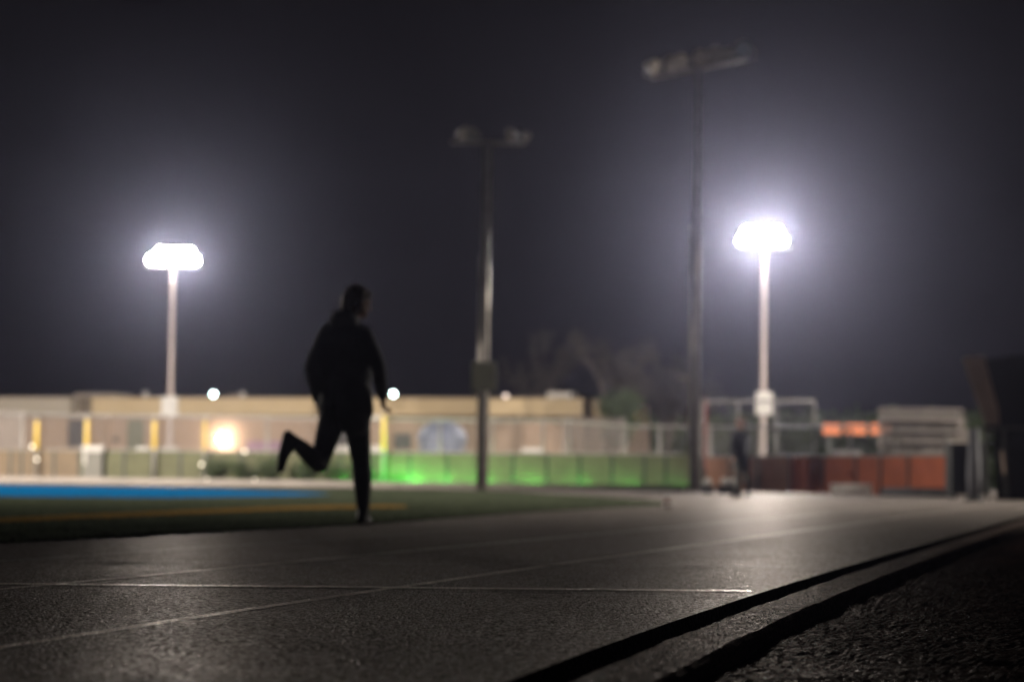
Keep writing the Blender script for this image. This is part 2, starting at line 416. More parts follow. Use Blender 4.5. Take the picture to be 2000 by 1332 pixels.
blades('grass', yel_px, [], M['yellowblade'], 6000, .022, 'short yellow artificial grass of the field line')

# ------------------------------------------------------------------ floodlight masts
def flood_head(parent, loc, yaw, pitch, lensmat, size=.2):
    """round floodlight: bowl housing with a yoke, its lens a child"""
    T = Matrix.Translation(loc) @ Matrix.Rotation(yaw, 4, 'Z') @ Matrix.Rotation(pitch, 4, 'X')
    hb = MB(); prof = [(-.34, .03), (-.33, .09), (-.24, .13), (-.12, .19), (-.02, .235), (0, .245)]
    n = 16; k0 = size / .2; vs = []; fs = []
    for y, r in prof:
        for k in range(n):
            a = 2 * math.pi * k / n; vs.append(T @ Vector((r * k0 * math.cos(a), -y * k0, r * k0 * math.sin(a))))
    for i in range(len(prof) - 1):
        for k in range(n): fs.append((i * n + k, i * n + (k + 1) % n, (i + 1) * n + (k + 1) % n, (i + 1) * n + k))
    fs.append(tuple(range(n)))
    hb.add(vs, fs)
    hb.tube([T @ Vector((-.26 * k0, .1 * k0, 0)), T @ Vector((-.26 * k0, .1 * k0, -.3 * k0)), T @ Vector((.26 * k0, .1 * k0, -.3 * k0)), T @ Vector((.26 * k0, .1 * k0, 0))], .018, 6)
    h = hb.build('floodlight', M['housing'], parent, smooth=True)
    lb = MB(); c = T @ Vector((0, -.006, 0)); vs = [c]; fs = []
    for k in range(n):
        a = 2 * math.pi * k / n; vs.append(T @ Vector((.235 * k0 * math.cos(a), -.0, .235 * k0 * math.sin(a))))
    for k in range(n): fs.append((0, k + 1, (k + 1) % n + 1))
    lb.add(vs, fs); lb.build('lens', lensmat, h)
    return h
# note: local -Y of a head is where it shines

def mast(px_top, px_base, Y, ztop, r0, r1, pm, label, heads, cabinet=None, arm=1.3, armdir=0.0, conduit=None, group=None, cat='floodlight mast', name='floodlight_mast', zb=0, cabm=None):
    b = XZ(px_base, Y, zb)
    root = thing(name, (b.x, b.y, zb), label, cat, group)
    H = ztop - zb
    MB().tube([(0, 0, 0), (0, 0, .02), (0, 0, H * .5), (0, 0, H)], [r0, r0, (r0 + r1) / 2, r1], 20).build('pole', pm, root, smooth=True)
    bs = MB().tube([(0, 0, 0), (0, 0, .04)], r0 * 2.0, 20); 
    for k in range(4):
        a = k * math.pi / 2 + .78; bs.tube([(r0 * 1.6 * math.cos(a), r0 * 1.6 * math.sin(a), .03), (r0 * 1.6 * math.cos(a), r0 * 1.6 * math.sin(a), .12)], .02, 6)
    bs.build('base_plate', M['galvdark'], root)
    ax = Vector((math.cos(armdir), math.sin(armdir), 0))
    arms = sorted({h[1] for h in heads})
    for z in arms:
        MB().box((0, 0, H + z), (arm * 2, .09, .09), armdir, .01).build('crossarm', M['galvdark'], root)
    for (s, z, yaw, pitch, lm, size) in heads:
        p = ax * s + Vector((0, 0, H + z + .30 * size / .2))
        flood_head(root, p + Vector((0, 0, 0)), yaw, pitch, lm, size)
    if cabinet:
        z, wd, hh = cabinet
        cb = MB().box((0, -r0 - .14, z - zb), (wd, .24, hh), 0, .02).build('cabinet', cabm or M['white'], root)
        MB().box((0, -r0 - .265, z - zb), (wd * .86, .012, hh * .88), 0, .004).build('cabinet_door', cabm or M['white'], cb)
        MB().box((wd * .33, -r0 - .285, z - zb), (.03, .03, .12), 0, .005).build('handle', M['darkpost'], cb)
    if conduit:
        z1, off, cr_ = conduit
        MB().tube([(off, -r0 * .6, .1), (off, -r0 * .6, z1 * .5), (off * .93, -r0 * .6, z1)], cr_, 12).build('conduit', pm, root, smooth=True)
    return root

hl = []
for i in range(5): hl.append((-1.05 + i * .52, 0, .12 + .1 * (i - 2), .12, M['lens'], .2))
for i in range(4): hl.append((-.62 + i * .46, .36, .12, .12, M['lens'], .2))
zt = P(335, 508, 120).z - .3
mast(0, 330, 120, zt, .15, .10, M['palepole'], 'tall pale mast with its glaring bank of lamps over the field on the left', hl,
     cabinet=(P(333, 794, 120).z, .80, 1.0), arm=1.35)
hr = []
for i in range(5): hr.append((-1.0 + i * .45, 0, -.15 + .05 * i, .12, M['lens2'], .2))
for i in range(4): hr.append((-.78 + i * .45, .40, -.1, .12, M['lens2'], .2))
zt = P(1480, 470, 112).z - .3
mast(0, 1490, 112, zt, .15, .10, M['palepole'], 'tall mast with a glaring bank of lamps right of the dark unlit mast', hr,
     cabinet=(P(1494, 788, 112).z, .76, 1.05), arm=1.2)
# unseen masts added beyond both sides to light building, fence and field
for sx, tx in ((-1, -6), (1, 4)):
    rt = thing('floodlight_mast', (sx * 42, 58, 0), 'added unseen floodlight mast beside the field, %s of the two turned on the long building' % ('left' if sx < 0 else 'right'), 'floodlight mast')
    MB().tube([(0, 0, 0), (0, 0, 13)], [.16, .1], 16).build('pole', M['palepole'], rt, smooth=True)
    MB().box((0, 0, 12.9), (2.4, .1, .1), 0, .01).build('crossarm', M['galvdark'], rt)
    yaw = math.pi + math.atan2(-(tx - sx * 42), 78) * 1
    for i in range(4): flood_head(rt, Vector((-.9 + .6 * i, 0, 13.2)), yaw, .1, M['lensoff'], .2)
    ld = bpy.data.lights.new('added_bank', 'SPOT'); ld.energy = SIDE * 4; ld.color = (1.0, .90, .78); ld.spot_size = R(102); ld.spot_blend = .5; ld.shadow_soft_size = .5
    lo = bpy.data.objects.new('added_bank', ld); COL.objects.link(lo); lo.parent = rt; lo.location = (0, .7, 13.2)
    d = Vector((tx, 137, 1.5)) - Vector((sx * 42, 58.7, 13.2)); lo.rotation_euler = d.to_track_quat('-Z', 'Y').to_euler()
    ld = bpy.data.lights.new('added_bank', 'SPOT'); ld.energy = FIELD; ld.color = (1.0, .90, .78); ld.spot_size = R(62); ld.spot_blend = .9; ld.shadow_soft_size = .6
    lo = bpy.data.objects.new('added_bank', ld); COL.objects.link(lo); lo.parent = rt; lo.location = (-sx * .5, -.6, 13.2)
    d = Vector((-2, 46, 0)) - Vector((sx * 41.5, 57.4, 13.2)); lo.rotation_euler = d.to_track_quat('-Z', 'Y').to_euler()
# centre mast: unlit twin lamps
zt = P(952, 272, 66).z
hm = [(-.62, 0, .7, .25, M['lensoff'], .16), (-.42, 0, -.2, .2, M['lensoff'], .15), (.62, 0, -.9, .25, M['lensoff'], .15), (.98, 0, -1.3, .2, M['lensoff'], .12)]
mast(0, 943, 66, zt - .1, .15, .105, M['galvdark'], 'dark grey mast with four unlit lamps standing behind the low concrete wall', hm,
     cabinet=(P(940, 736, 66).z, .68, .80), arm=1.0, conduit=(P(945, 500, 66).z, -.13, .055), cabm=M['door'])
# right dark mast: row of unlit lamps seen at an angle
zt = P(1365, 135, 68).z
hd = []
L = 1.95
for i, s in enumerate((-L, -1.2, -.75, 0.1, .75, 1.3, L)):
    hd.append((s, 0, .9 - .2 * i, .3, M['lensoff'], .2 if i != 5 else .16))
mast(0, 1357, 68, zt, .13, .065, M['galvdark'], 'tallest mast, dark, with a slanting row of unlit lamps at its top', hd,
     arm=2.05, armdir=-.95, conduit=(P(1362, 440, 68).z, -.12, .055))
# small area lamp
p = XZ(1356, 71, 0)
sl = thing('street_lamp', (p.x, p.y, 0), 'short dark lamp post with one flat arm beside the foot of the tallest mast', 'lamp post')
zz = P(1360, 738, 71).z
MB().tube([(0, 0, 0), (0, 0, zz)], [.06, .045], 10).build('pole', M['darkpost'], sl, smooth=True)
MB().box((-.12, 0, zz), (.24, .05, .05), 0, .01).build('arm', M['darkpost'], sl)
hh = MB().box((-.34, 0, zz), (.34, .2, .09), 0, .02).build('lamp_head', M['housing'], sl)
MB().box((-.34, 0, zz - .052), (.26, .14, .02), 0, .005).build('lens', M['lensoff'], hh)

# ------------------------------------------------------------------ long building
BYL, BYR = 141.0, 130.0
pl = XZ(-140, BYL + 1.3, 0); prr = XZ(1137, BYR, 0)
bd = Vector((prr.x - pl.x, prr.y - pl.y, 0)); BL = bd.length; bang = math.atan2(bd.y, bd.x)
HB = P(1100, 778, BYR).z; HF = HB - .93
bl = thing('school_building', (pl.x, pl.y, 0), 'long low flat roofed building with tan upper band over pink brick', 'building', rz=bang)
def bu(px):           # position along the facade for a pixel column
    d = ray(px, 850); # intersect the facade's vertical plane
    n = Vector((-bd.y, bd.x, 0)).normalized(); o = Vector((0, 0, CAMH))
    t = (Vector((pl.x, pl.y, 0)) - o).dot(n) / d.dot(n); q = o + d * t
    return (q - Vector((pl.x, pl.y, q.z))).dot(bd.normalized()), t
def bz(px, py):
    u, t = bu(px); d = ray(px, py); n = Vector((-bd.y, bd.x, 0)).normalized()
    t = (Vector((pl.x, pl.y, 0)) - Vector((0, 0, CAMH))).dot(n) / d.dot(n); return CAMH + d.z * t
MB().box((BL / 2, 7 + .9, HF / 2), (BL - .3, 14, HF)).build('wall', M['brick'], bl)
u1 = bu(178)[0]
MB().box((u1 + (BL - u1) / 2, 7, HF + (HB - HF) / 2), (BL - u1, 14, HB - HF)).build('upper_band', M['tan'], bl)
tag(MB().box((u1 / 2 - .6, 7 - .25, HF + (HB - HF) / 2), (u1 - 1.3, 14, HB - HF - .02)).build('upper_band', M['greytan'], bl), 'greyer left end of the upper band')
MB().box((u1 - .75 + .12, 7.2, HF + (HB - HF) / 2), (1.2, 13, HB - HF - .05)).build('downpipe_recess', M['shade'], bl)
MB().box((BL / 2, 7.1, HB + .035), (BL + .1, 14.3, .06)).build('roof', M['shade'], bl)
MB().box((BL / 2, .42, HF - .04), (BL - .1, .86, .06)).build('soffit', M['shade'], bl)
for a_, b_ in ((235, 268),):
    u0 = bu(a_)[0]; uu = bu(b_)[0]
    dr = MB().box(((u0 + uu) / 2, .86, 1.7), (uu - u0, .06, 3.4), 0, .01).build('door', M['door'], bl)
    MB().box((uu - .12, .81, 1.2), (.04, .05, .14), 0, .005).build('handle', M['galv'], dr)
for a_, b_, y0, y1 in ((120, 150, 818, 872), (760, 792, 846, 876), (640, 668, 835, 872), (1170, 1171, 0, 0)):
    if y1 == 0: continue
    u0 = bu(a_)[0]; uu = bu(b_)[0]; z0 = bz(a_, y1); z1 = bz(a_, y0)
    f = MB()
    cx = (u0 + uu) / 2; cz = (z0 + z1) / 2; ww = uu - u0; wh = z1 - z0
    for dx, dz, sx, sz in ((-ww / 2, 0, .08, wh + .08), (ww / 2, 0, .08, wh + .08), (0, -wh / 2, ww - .08, .08), (0, wh / 2, ww - .08, .08), (0, 0, .05, wh - .08)):
        f.box((cx + dx, .85, cz + dz), (sx, .1, sz))
    fr = f.build('window', M['frame'], bl)
    MB().box((cx, .885, cz), (ww - .05, .04, wh - .05)).build('pane', M['win'], fr)
u0 = bu(470)[0]; uu = bu(560)[0]
MB().box(((u0 + uu) / 2, .87, 1.3), (uu - u0, .05, 1.9), 0, .01).build('wall_panel', M['purple'], bl)
u0 = bu(213)[0]
MB().tube([(u0, .9, bz(213, 857)), (u0, .8, bz(213, 857))], .16, 14).build('wall_vent', M['black'], bl)
for px in (196, 600, 700, 905, 1010, 1100):
    u0 = bu(px)[0]; MB().box((u0, .8, HF / 2 - .04), (.22, .2, HF - .1), 0, .01).build('pilaster', M['brick'], bl)
# wall lamp
u0, _ = bu(425); zl = bz(425, 856)
wp = bl.matrix_basis
rm = Matrix.Rotation(bang, 3, 'Z'); q = Vector((pl.x, pl.y, 0)) + rm @ Vector((u0, .62, 0))
wl_ = thing('wall_lamp', (q.x, q.y, zl), 'glaring warm wall lamp on the pink brick, behind the shrubs', 'wall lamp', rz=bang)
MB().box((0, .08, 0), (.34, .16, .24), 0, .03).build('housing', M['housing'], wl_)
MB().ball((0, -.05, -.02), (.19, .08, .17), 14, 8).build('lens', M['walllens'], wl_, smooth=True)
# roof things
def onroof(px, back=1.0, zoff=0.065):
    u, _ = bu(px); q = Vector((pl.x, pl.y, 0)) + rm @ Vector((u, back, 0)); return (q.x, q.y, HB + zoff)
def roof_lamp(px, lens, label, r=.11, zup=.1):
    t = thing('roof_lamp', onroof(px, .25), label, 'roof lamp', rz=bang)
    MB().tube([(0, 0, 0), (0, 0, zup)], .03, 8).build('stem', M['housing'], t)
    MB().box((0.02, .08, zup + .06), (.26, .18, .2), 0, .03).build('housing', M['housing'], t)
    MB().ball((0, -.02, zup + .06), (r, .05, r), 14, 8).build('lens', lens, t, smooth=True)
roof_lamp(412, M['rooflens'], 'bright cool white roof lamp between the lit left mast and a small chimney', .13)
roof_lamp(764, M['rooflens'], 'bright cool white roof lamp just right of the striding person', .13, .12)
roof_lamp(984, M['dimlens'], 'dim pinkish roof lamp just right of the dark grey mast', .12, .02)
def vent(px, w_, h_, label, group=None):
    t = thing('roof_vent', onroof(px, 1.2), label, 'roof vent', group, rz=bang)
    MB().tube([(0, 0, 0), (0, 0, h_)], w_ / 2, 12).build('pipe', M['white'], t, smooth=False)
    MB().tube([(0, 0, h_ - .02), (0, 0, h_ + .04), (0, 0, h_ + .10)], [w_ * .8, w_ * .85, w_ * .2], 12).build('cap', M['white'], t)
vent(264, .24, .28, 'pale roof vent left of the lit left mast')
vent(455, .24, .26, 'pale roof vent right of the first cool roof lamp')
def unit(px, w_, h_, d_, label, m, slats=True):
    t = thing('rooftop_unit', onroof(px, 2.2), label, 'rooftop unit', rz=bang)
    bb = MB().box((0, 0, h_ / 2 + .04), (w_, d_, h_), 0, .03).build('casing', m, t)
    k = MB()
    for i in range(4): k.box((0, -d_ / 2 - .012, .1 + h_ * (.15 + .2 * i)), (w_ * .8, .02, .03))
    k.build('louvre', M['shade'], t)
    MB().box((0, 0, .02), (w_ * .9, d_ * .9, .04)).build('curb', M['shade'], t)
unit(1074, 1.35, .32, 1.2, 'pale rooftop unit near the right end of the tan building', M['white'])
unit(165, 2.7, .18, 2.0, 'long low grey rooftop unit above the left end of the building', M['greytan'])
unit(430, .9, .13, .8, 'small low rooftop unit beside a bright roof lamp', M['shade'])

# ------------------------------------------------------------------ low concrete wall
def fy(px):          # depth of the fence for a pixel column
    pts = [(-200, 91), (0, 88), (700, 82), (1345, 76), (1500, 70), (1850, 62), (2200, 55)]
    for (a, b), (c, d) in zip(pts, pts[1:]):
        if px <= c: return b + (d - b) * (px - a) / (c - a)
    return 55
def fp(px, off=0.0, z=0.0): return XZ(px, fy(px) + off, z)
lw = MB(); a = XZ(-160, 84, 0); b = XZ(1338, 70.5, 0)
d = (b - a); ln = d.length; ang = math.atan2(d.y, d.x)
lwt = thing('concrete_wall', (a.x, a.y, 0), 'low pale concrete wall running along the far end of the track', 'wall', rz=ang)
n = 12
for i in range(n):
    MB().box((ln * (i + .5) / n, .2, .085), (ln / n - .012, .4, .19), 0, .012).build('block', M['concrete'], lwt)

# ------------------------------------------------------------------ fences
def wire_mesh(a, b, z0, z1, pitch=.075, r=.0022):
    """chain link between two ground points"""
    mb = MB(); a = Vector((a.x, a.y, 0)); b = Vector((b.x, b.y, 0)); d = b - a; L_ = d.length; d.normalize(); H_ = z1 - z0
    n = Vector((-d.y, d.x, 0))
    def wr(p, q):
        t = (q - p).normalized(); s = t.cross(n) * r
        vs = [p - s, p + s, p + n * r * 1.4, q - s, q + s, q + n * r * 1.4]
        mb.add(vs, [(0, 1, 4, 3), (1, 2, 5, 4), (2, 0, 3, 5)])
    k = -H_
    while k < L_:
        s0 = max(k, 0); e0 = min(k + H_, L_)
        if e0 > s0:
            wr(a + d * s0 + Vector((0, 0, z0 + s0 - k)), a + d * e0 + Vector((0, 0, z0 + e0 - k)))
            wr(a + d * s0 + Vector((0, 0, z1 - (s0 - k))), a + d * e0 + Vector((0, 0, z1 - (e0 - k))))
        k += pitch
    return mb
def fence(pxs, seams, ztop, label, scrz, matf, name='fence', meshm=None):
    o0 = fp(pxs[0]); root = thing(name, (o0.x, o0.y, 0), label, 'fence')
    off = -Vector((o0.x, o0.y, 0))
    def sh(mb): mb.v = [tuple(Vector(v) + off) for v in mb.v]; return mb
    for px in pxs:
        q = fp(px); z = ztop(px)
        po = sh(MB().tube([(q.x, q.y, 0), (q.x, q.y, z)], .042, 10)).build('post', M['galv'], root, smooth=True)
        sh(MB().ball((q.x, q.y, z + .02), .05, 10, 6)).build('cap', M['galv'], po, smooth=True)
    pts = [fp(px, 0, ztop(px)) for px in pxs]
    sh(MB().tube(pts, .034, 8)).build('top_rail', M['galv'], root, smooth=True)
    pts = [fp(px, 0, scrz + .02) for px in pxs]
    sh(MB().tube(pts, .025, 8)).build('middle_rail', M['galv'], root, smooth=True)
    for p0, p1 in zip(pxs, pxs[1:]):
        zt_ = (ztop(p0) + ztop(p1)) / 2
        sh(wire_mesh(fp(p0), fp(p1), scrz, zt_ - .03)).build('wire_mesh', M['wire'], root)
    for p0, p1 in zip(seams, seams[1:]):
        a = fp(p0 + 2.6, -.09); b = fp(p1 - 2.6, -.09); m = matf((p0 + p1) / 2)
        d = b - a; c = (a + b) / 2
        sh(MB().box((c.x, c.y, scrz / 2 + .01), (d.length, .03, scrz - .03), math.atan2(d.y, d.x), .006)).build('screen_panel', m, root)
        q = fp(p0, -.10)
        sh(MB().box((q.x, q.y, scrz / 2), (.10, .07, scrz + .01), 0, .008)).build('panel_post', M['darkpost'], root)
    return root
def ztl(px): return P(px, 808 + .012 * px, fy(px)).z
pxL = [-60, 42, 165, 300, 400, 520, 640, 750, 858, 960, 1060, 1110]
seamL = [-60, 20, 42, 105, 155, 205, 242, 297, 352, 410, 470, 535, 600, 665, 730, 800, 873, 937, 1002, 1068, 1132, 1195, 1258, 1300, 1348]
def zt_all(px):
    if px < 1112: return P(px, 809 + .012 * max(px, 0), fy(px)).z
    return P(px, 832 + .006 * (px - 1200), fy(px)).z
fence(pxL + [1222, 1287, 1350], seamL, zt_all, 'olive screened chain link fence behind the low concrete wall', 1.13,
      lambda px: M['tanscreen'] if px < 155 else M['olive'])
pxR = [1372, 1385, 1480, 1590, 1660, 1750, 1850]
seamR = [1372, 1425, 1480, 1543, 1608, 1672, 1720, 1775, 1850]
fence(pxR, seamR, zt_all, 'rust red screened fence along the right far side of the track', 1.04,
      lambda px: M['brown'] if px < 1540 else M['red'])
# taller backstop rail behind
a = XZ(1370, 84, 0); b = XZ(1590, 82, 0)
bs = thing('backstop', (a.x, a.y, 0), 'thin tall backstop frame behind the far walker', 'backstop')
off = Vector((a.x, a.y, 0)); z1 = P(1480, 783, 83).z
for px in (1370, 1440, 1515, 1590):
    q = XZ(px, 83, 0) - off; MB().tube([(q.x, q.y, 0), (q.x, q.y, z1)], .035, 8).build('post', M['wire'], bs, smooth=True)
q = b - off; MB().tube([(0, 0, z1), (q.x, q.y, z1)], .05, 8).build('top_rail', M['wire'], bs, smooth=True)
mm = wire_mesh(a, b, 1.2, z1, .15, .003); mm.v = [tuple(Vector(v) - off) for v in mm.v]; mm.build('wire_mesh', M['darkpost'], bs)
# pale mesh gate left of the rail
def mesh_gate(px0, px1, y0, Y, label, m, pitch=.06, r=.006, ybot=882):
    a = XZ(px0, Y, 0); b = XZ(px1, Y, 0); z1 = P((px0 + px1) / 2, y0, Y).z
    t = thing('gate', (a.x, a.y, 0), label, 'gate'); off = Vector((a.x, a.y, 0)); q = b - off
    MB().tube([(0, 0, 0.05), (0, 0, z1), (q.x, q.y, z1), (q.x, q.y, .05), (0, 0, .05)], .03, 8).build('frame', m, t)
    mm = wire_mesh(a, b, .1, z1, pitch, r); mm.v = [tuple(Vector(v) - off) for v in mm.v]; mm.build('wire_mesh', m, t)
    MB().box((q.x * .9, q.y, 1.0), (.12, .08, .16), 0, .01).build('latch', M['darkpost'], t)
mesh_gate(1098, 1215, 818, 86, 'pale lattice gate at the right end of the tan building', M['alu'], .055, .0065)
mesh_gate(-30, 40, 800, 92, 'pale lattice gate at the far left edge of the picture', M['alu'], .055, .0065)

# padded yellow posts
for px, y0, y1, lab in ((70, 822, 872, 'short yellow padded post left of the dark tall window, leftmost of all'), (168, 820, 874, 'yellow padded post right above the white topped grey box'),
                   (300, 822, 872, 'brightest yellow padded post left of the lit left mast'), (398, 822, 873, 'thin yellow padded post beside the warm wall lamp'),
                   (748, 812, 874, 'yellow green padded post at the end of the white team shelter')):
    Y = fy(px) - .3; q = XZ(px, Y, 0)
    t = thing('padded_post', (q.x, q.y, 0), lab, 'post', 'yellow padded posts behind the fence')
    zt_ = P(px, y0, Y).z; zb_ = P(px, y1, Y).z
    MB().tube([(0, 0, 0), (0, 0, zt_ + .12)], .045, 10).build('pole', M['galv'], t, smooth=True)
    MB().tube([(0, 0, zb_ - .1), (0, 0, zb_ - .07), (0, 0, zt_ - .03), (0, 0, zt_)], [.06, .075, .075, .06] if px != 398 else [.045, .055, .055, .045], 14).build('pad', M['yellow'], t, smooth=True)
# white benches / tables behind the fence
def table(px0, px1, py, Y, label, m=None, name='table', cat='table', th=.13, zmin=0):
    m = m or M['white']
    a = XZ(px0, Y, 0); b = XZ(px1, Y, 0); c = (a + b) / 2; z = P((px0 + px1) / 2, py, Y).z; wd = (b - a).length
    t = thing(name, (c.x, c.y, 0), label, cat)
    MB().box((0, 0, z), (wd, .7, th), 0, .02).build('top', m, t)
    for sx in (-1, 1):
        for sy in (-1, 1):
            MB().tube([(sx * (wd / 2 - .08), sy * .28, 0), (sx * (wd / 2 - .08), sy * .28, z - th / 2)], .025, 8).build('leg', M['galv'], t)
table(268, 292, 876, 90, 'small pale table behind the fence, left of the brightest yellow post')
table(301, 344, 877, 90, 'white table behind the fence at the foot of the lit left mast')
table(1018, 1062, 879, 86, 'pale table behind the green lit part of the fence')
table(1628, 1678, 884, 70, 'white table end showing above the rust red fence')
# grey bin with pale lid
BY = fy(181) - .34; q = XZ(181, BY, 0); z = P(181, 876, BY).z
t = thing('storage_box', (q.x, q.y, 0), 'tall grey storage box with a pale lid in front of the fence', 'storage box')
MB().box((0, 0, z / 2 - .05), (.68, .26, z - .1), 0, .03).build('body', M['boxgrey'], t)
MB().box((0, 0, z), (.76, .32, .2), 0, .03).build('lid', M['white'], t)
MB().box((-.28, -.15, z - .35), (.1, .05, .42), 0, .02).build('handle', M['white'], t)
# team shelter
Y = 90; a = XZ(640, Y, 0); b = XZ(748, Y, 0); z = P(700, 816, Y).z
t = thing('team_shelter', (a.x, a.y, 0), 'white framed team shelter behind the striding person', 'shelter')
wd = (b - a).length
MB().box((wd / 2, .6, z), (wd, 1.3, .16), 0, .02).build('roof', M['white'], t)
for sx in (0.05, wd / 2, wd - .05):
    for yy in (.03, 1.15): MB().box((sx, yy, z / 2), (.07, .07, z - .16), 0, .005).build('post', M['galv'], t)
zz = P(720, 876, Y).z
MB().box((wd / 2, .55, zz), (wd - .2, .4, .2), 0, .02).build('bench', M['white'], t)
# dome canopy
Y = 100; q = XZ(862, Y, 0); z0 = P(862, 862, Y).z; z1 = P(862, 820, Y).z
t = thing('dome_tent', (q.x, q.y, 0), 'blue grey dome tent in front of the pink brick wall', 'tent')
rr = 48 / F * Y; mb = MB(); vs = []; fs = []; n = 24; m_ = 8
for i in range(m_ + 1):
    tt = math.pi / 2 * i / m_
    for k in range(n):
        a_ = 2 * math.pi * k / n; rad = rr * math.sin(tt) * (1 + .02 * math.cos(6 * a_)); vs.append((rad * math.cos(a_), rad * math.sin(a_), z0 + (z1 - z0) * math.cos(tt)))
for i in range(m_):
    for k in range(n): fs.append((i * n + k, (i + 1) * n + k, (i + 1) * n + (k + 1) % n, i * n + (k + 1) % n))
mb.add(vs, fs).build('canopy', M['tarp'], t, smooth=True)
mb = MB().tube([(rr * .93 * math.cos(k * 2 * math.pi / n), rr * .93 * math.sin(k * 2 * math.pi / n), z0 / 2) for k in range(n + 1)], z0 / 2, 4)
wall = MB(); vs = []; fs = []
for k in range(n): a_ = 2 * math.pi * k / n; vs += [(rr * .96 * math.cos(a_), rr * .96 * math.sin(a_), 0), (rr * .96 * math.cos(a_), rr * .96 * math.sin(a_), z0)]
for k in range(n): fs.append((2 * k, 2 * k + 1, (2 * k + 3) % (2 * n), (2 * k + 2) % (2 * n)))
wall.add(vs, fs).build('side_wall', M['tarp'], t)
for k in range(6):
    a_ = 2 * math.pi * k / 6 + math.pi / 6
    MB().tube([(rr * 1.0 * math.cos(a_), rr * 1.0 * math.sin(a_), 0), (rr * 1.0 * math.cos(a_), rr * 1.0 * math.sin(a_), z0)], .03, 6).build('pole', M['galv'], t)

# green led bars on the ground behind the wall
for px, e_ in ((742, 1.0), (800, .55), (880, .45), (975, .32), (1070, .22), (1165, .15), (1260, .09)):
    q = fp(px, -1.05); t = thing('led_bar', (q.x, q.y, 0), 'green uplight on the ground at px' , 'uplight', 'green uplights along the foot of the olive fence')
    t['label'] = 'green uplight lying hidden behind the low concrete wall, shining up the fence'
    MB().box((0, 0, .05), (.5, .12, .06), 0, .01).build('housing', M['black'], t)
    ld = bpy.data.lights.new('green_light', 'AREA'); ld.shape = 'RECTANGLE'; ld.size = 2.6; ld.size_y = .08; ld.energy = 105 * e_; ld.color = (.10, 1.0, .12)
    lo = bpy.data.objects.new('green_light', ld); COL.objects.link(lo); lo.parent = t; lo.location = (0, 0, .085); lo.rotation_euler = (R(-150) + math.pi, 0, 0)
    lo.rotation_euler = Vector((0, 1.05, .2)).to_track_quat('-Z', 'Y').to_euler()

# ------------------------------------------------------------------ lit amber sign
Y = 92; q = XZ(1672, Y, 0)
t = thing('lit_sign', (q.x, q.y, 0), 'glowing amber sign of three cells beyond the rust red fence', 'sign')
px_m = Y / F
for a_, b_ in ((1607, 1641), (1651, 1691), (1700, 1738)):
    x0 = XZ(a_, Y, 0).x - q.x; x1 = XZ(b_, Y, 0).x - q.x; zc = P((a_ + b_) / 2, 838, Y).z
    fr = MB().box(((x0 + x1) / 2, .1, zc), (x1 - x0 + .08, .16, .48), 0, .02).build('cell', M['black'], t)
    MB().box(((x0 + x1) / 2, .012, zc), (x1 - x0, .03, .38), 0, .01).build('screen', M['signlit'], fr)
for px in (1620, 1724):
    x0 = XZ(px, Y, 0).x - q.x; MB().tube([(x0, .2, 0), (x0, .2, P(px, 832, Y).z)], .05, 8).build('post', M['darkpost'], t)

# ------------------------------------------------------------------ aluminium bleachers, dark stand at the right
Y = 72; a = XZ(1748, Y, 0); b = XZ(1918, Y, 0)
t = thing('bleachers', (a.x, a.y, 0), 'pale aluminium bleachers standing behind the right end of the rust red fence', 'bleachers')
wd = (b - a).length; zt_ = P(1800, 792, Y).z
for i in range(6):
    z = .55 + (zt_ - .9) * i / 5; yy = .55 * i
    MB().box((wd / 2, yy, z), (wd, .28, .05), 0, .01).build('seat', M['alu'], t)
    MB().box((wd / 2, yy + .2, z - .12), (wd, .03, .16), 0, .005).build('riser', M['alu'], t)
MB().tube([(0, 3.1, 1), (0, 3.1, zt_), (wd, 3.1, zt_), (wd, 3.1, 1)], .03, 8).build('back_rail', M['alu'], t)
mm = wire_mesh(Vector((0, 3.1, 0)), Vector((wd, 3.1, 0)), .9, zt_, .07, .007); mm.build('wire_mesh', M['alu'], t)
for k in range(5):
    x = .05 + (wd - .1) * k / 4
    MB().tube([(x, .1, 0), (x, .1, .45)], .025, 6).tube([(x, 2.8, 0), (x, 2.8, zt_ - .4)], .025, 6).tube([(x, 0, .4), (x, 2.9, zt_ - .45)], .025, 6).build('frame', M['alu'], t)

Y = 50; q = XZ(1900, Y, 0)
t = thing('grandstand', (q.x, q.y, 0), 'dark raked grandstand end looming at the right edge of the picture', 'grandstand')
def pq(pts, Y=Y): return [P(x, y, Y) - Vector((q.x, q.y, 0)) for x, y in pts]
MB().prism(pq([(1925, 700), (2090, 684), (2090, 975), (1946, 975), (1940, 868), (1945, 800)]), (1.6, 7, 0)).build('body', M['darkboard'], t)
MB().prism(pq([(1880, 698), (1922, 694), (1950, 800), (1952, 830), (1925, 832)], Y - .15), (.12, .6, 0)).build('side_board', M['weathered'], t)
MB().prism(pq([(1912, 832), (2080, 832), (2080, 838), (1914, 838)], Y - .2), (.7, 3, 0)).build('rail', M['darkpost'], t)
for px in (1924, 1960):
    c = pq([(px, 832), (px + 6, 972)], Y - .1); MB().tube([c[0], c[1]], .045, 8).build('post', M['darkpost'], t)
c = pq([(1958, 880), (1962, 925)], Y - .3); MB().tube(c, .035, 8).build('bracket', M['weathered'], t)
Y = 56; q = XZ(1885, Y, 0); z = P(1885, 868, Y).z
t = thing('equipment_box', (q.x, q.y, 0), 'black equipment box on short feet in front of the dark grandstand end', 'equipment box')
MB().box((0, 0, z / 2 + .04), (.80, .8, z - .10), 0, .03).build('body', M['black'], t)
MB().box((0, 0, z + .005), (.86, .86, .05), 0, .02).build('lid', M['black'], t)
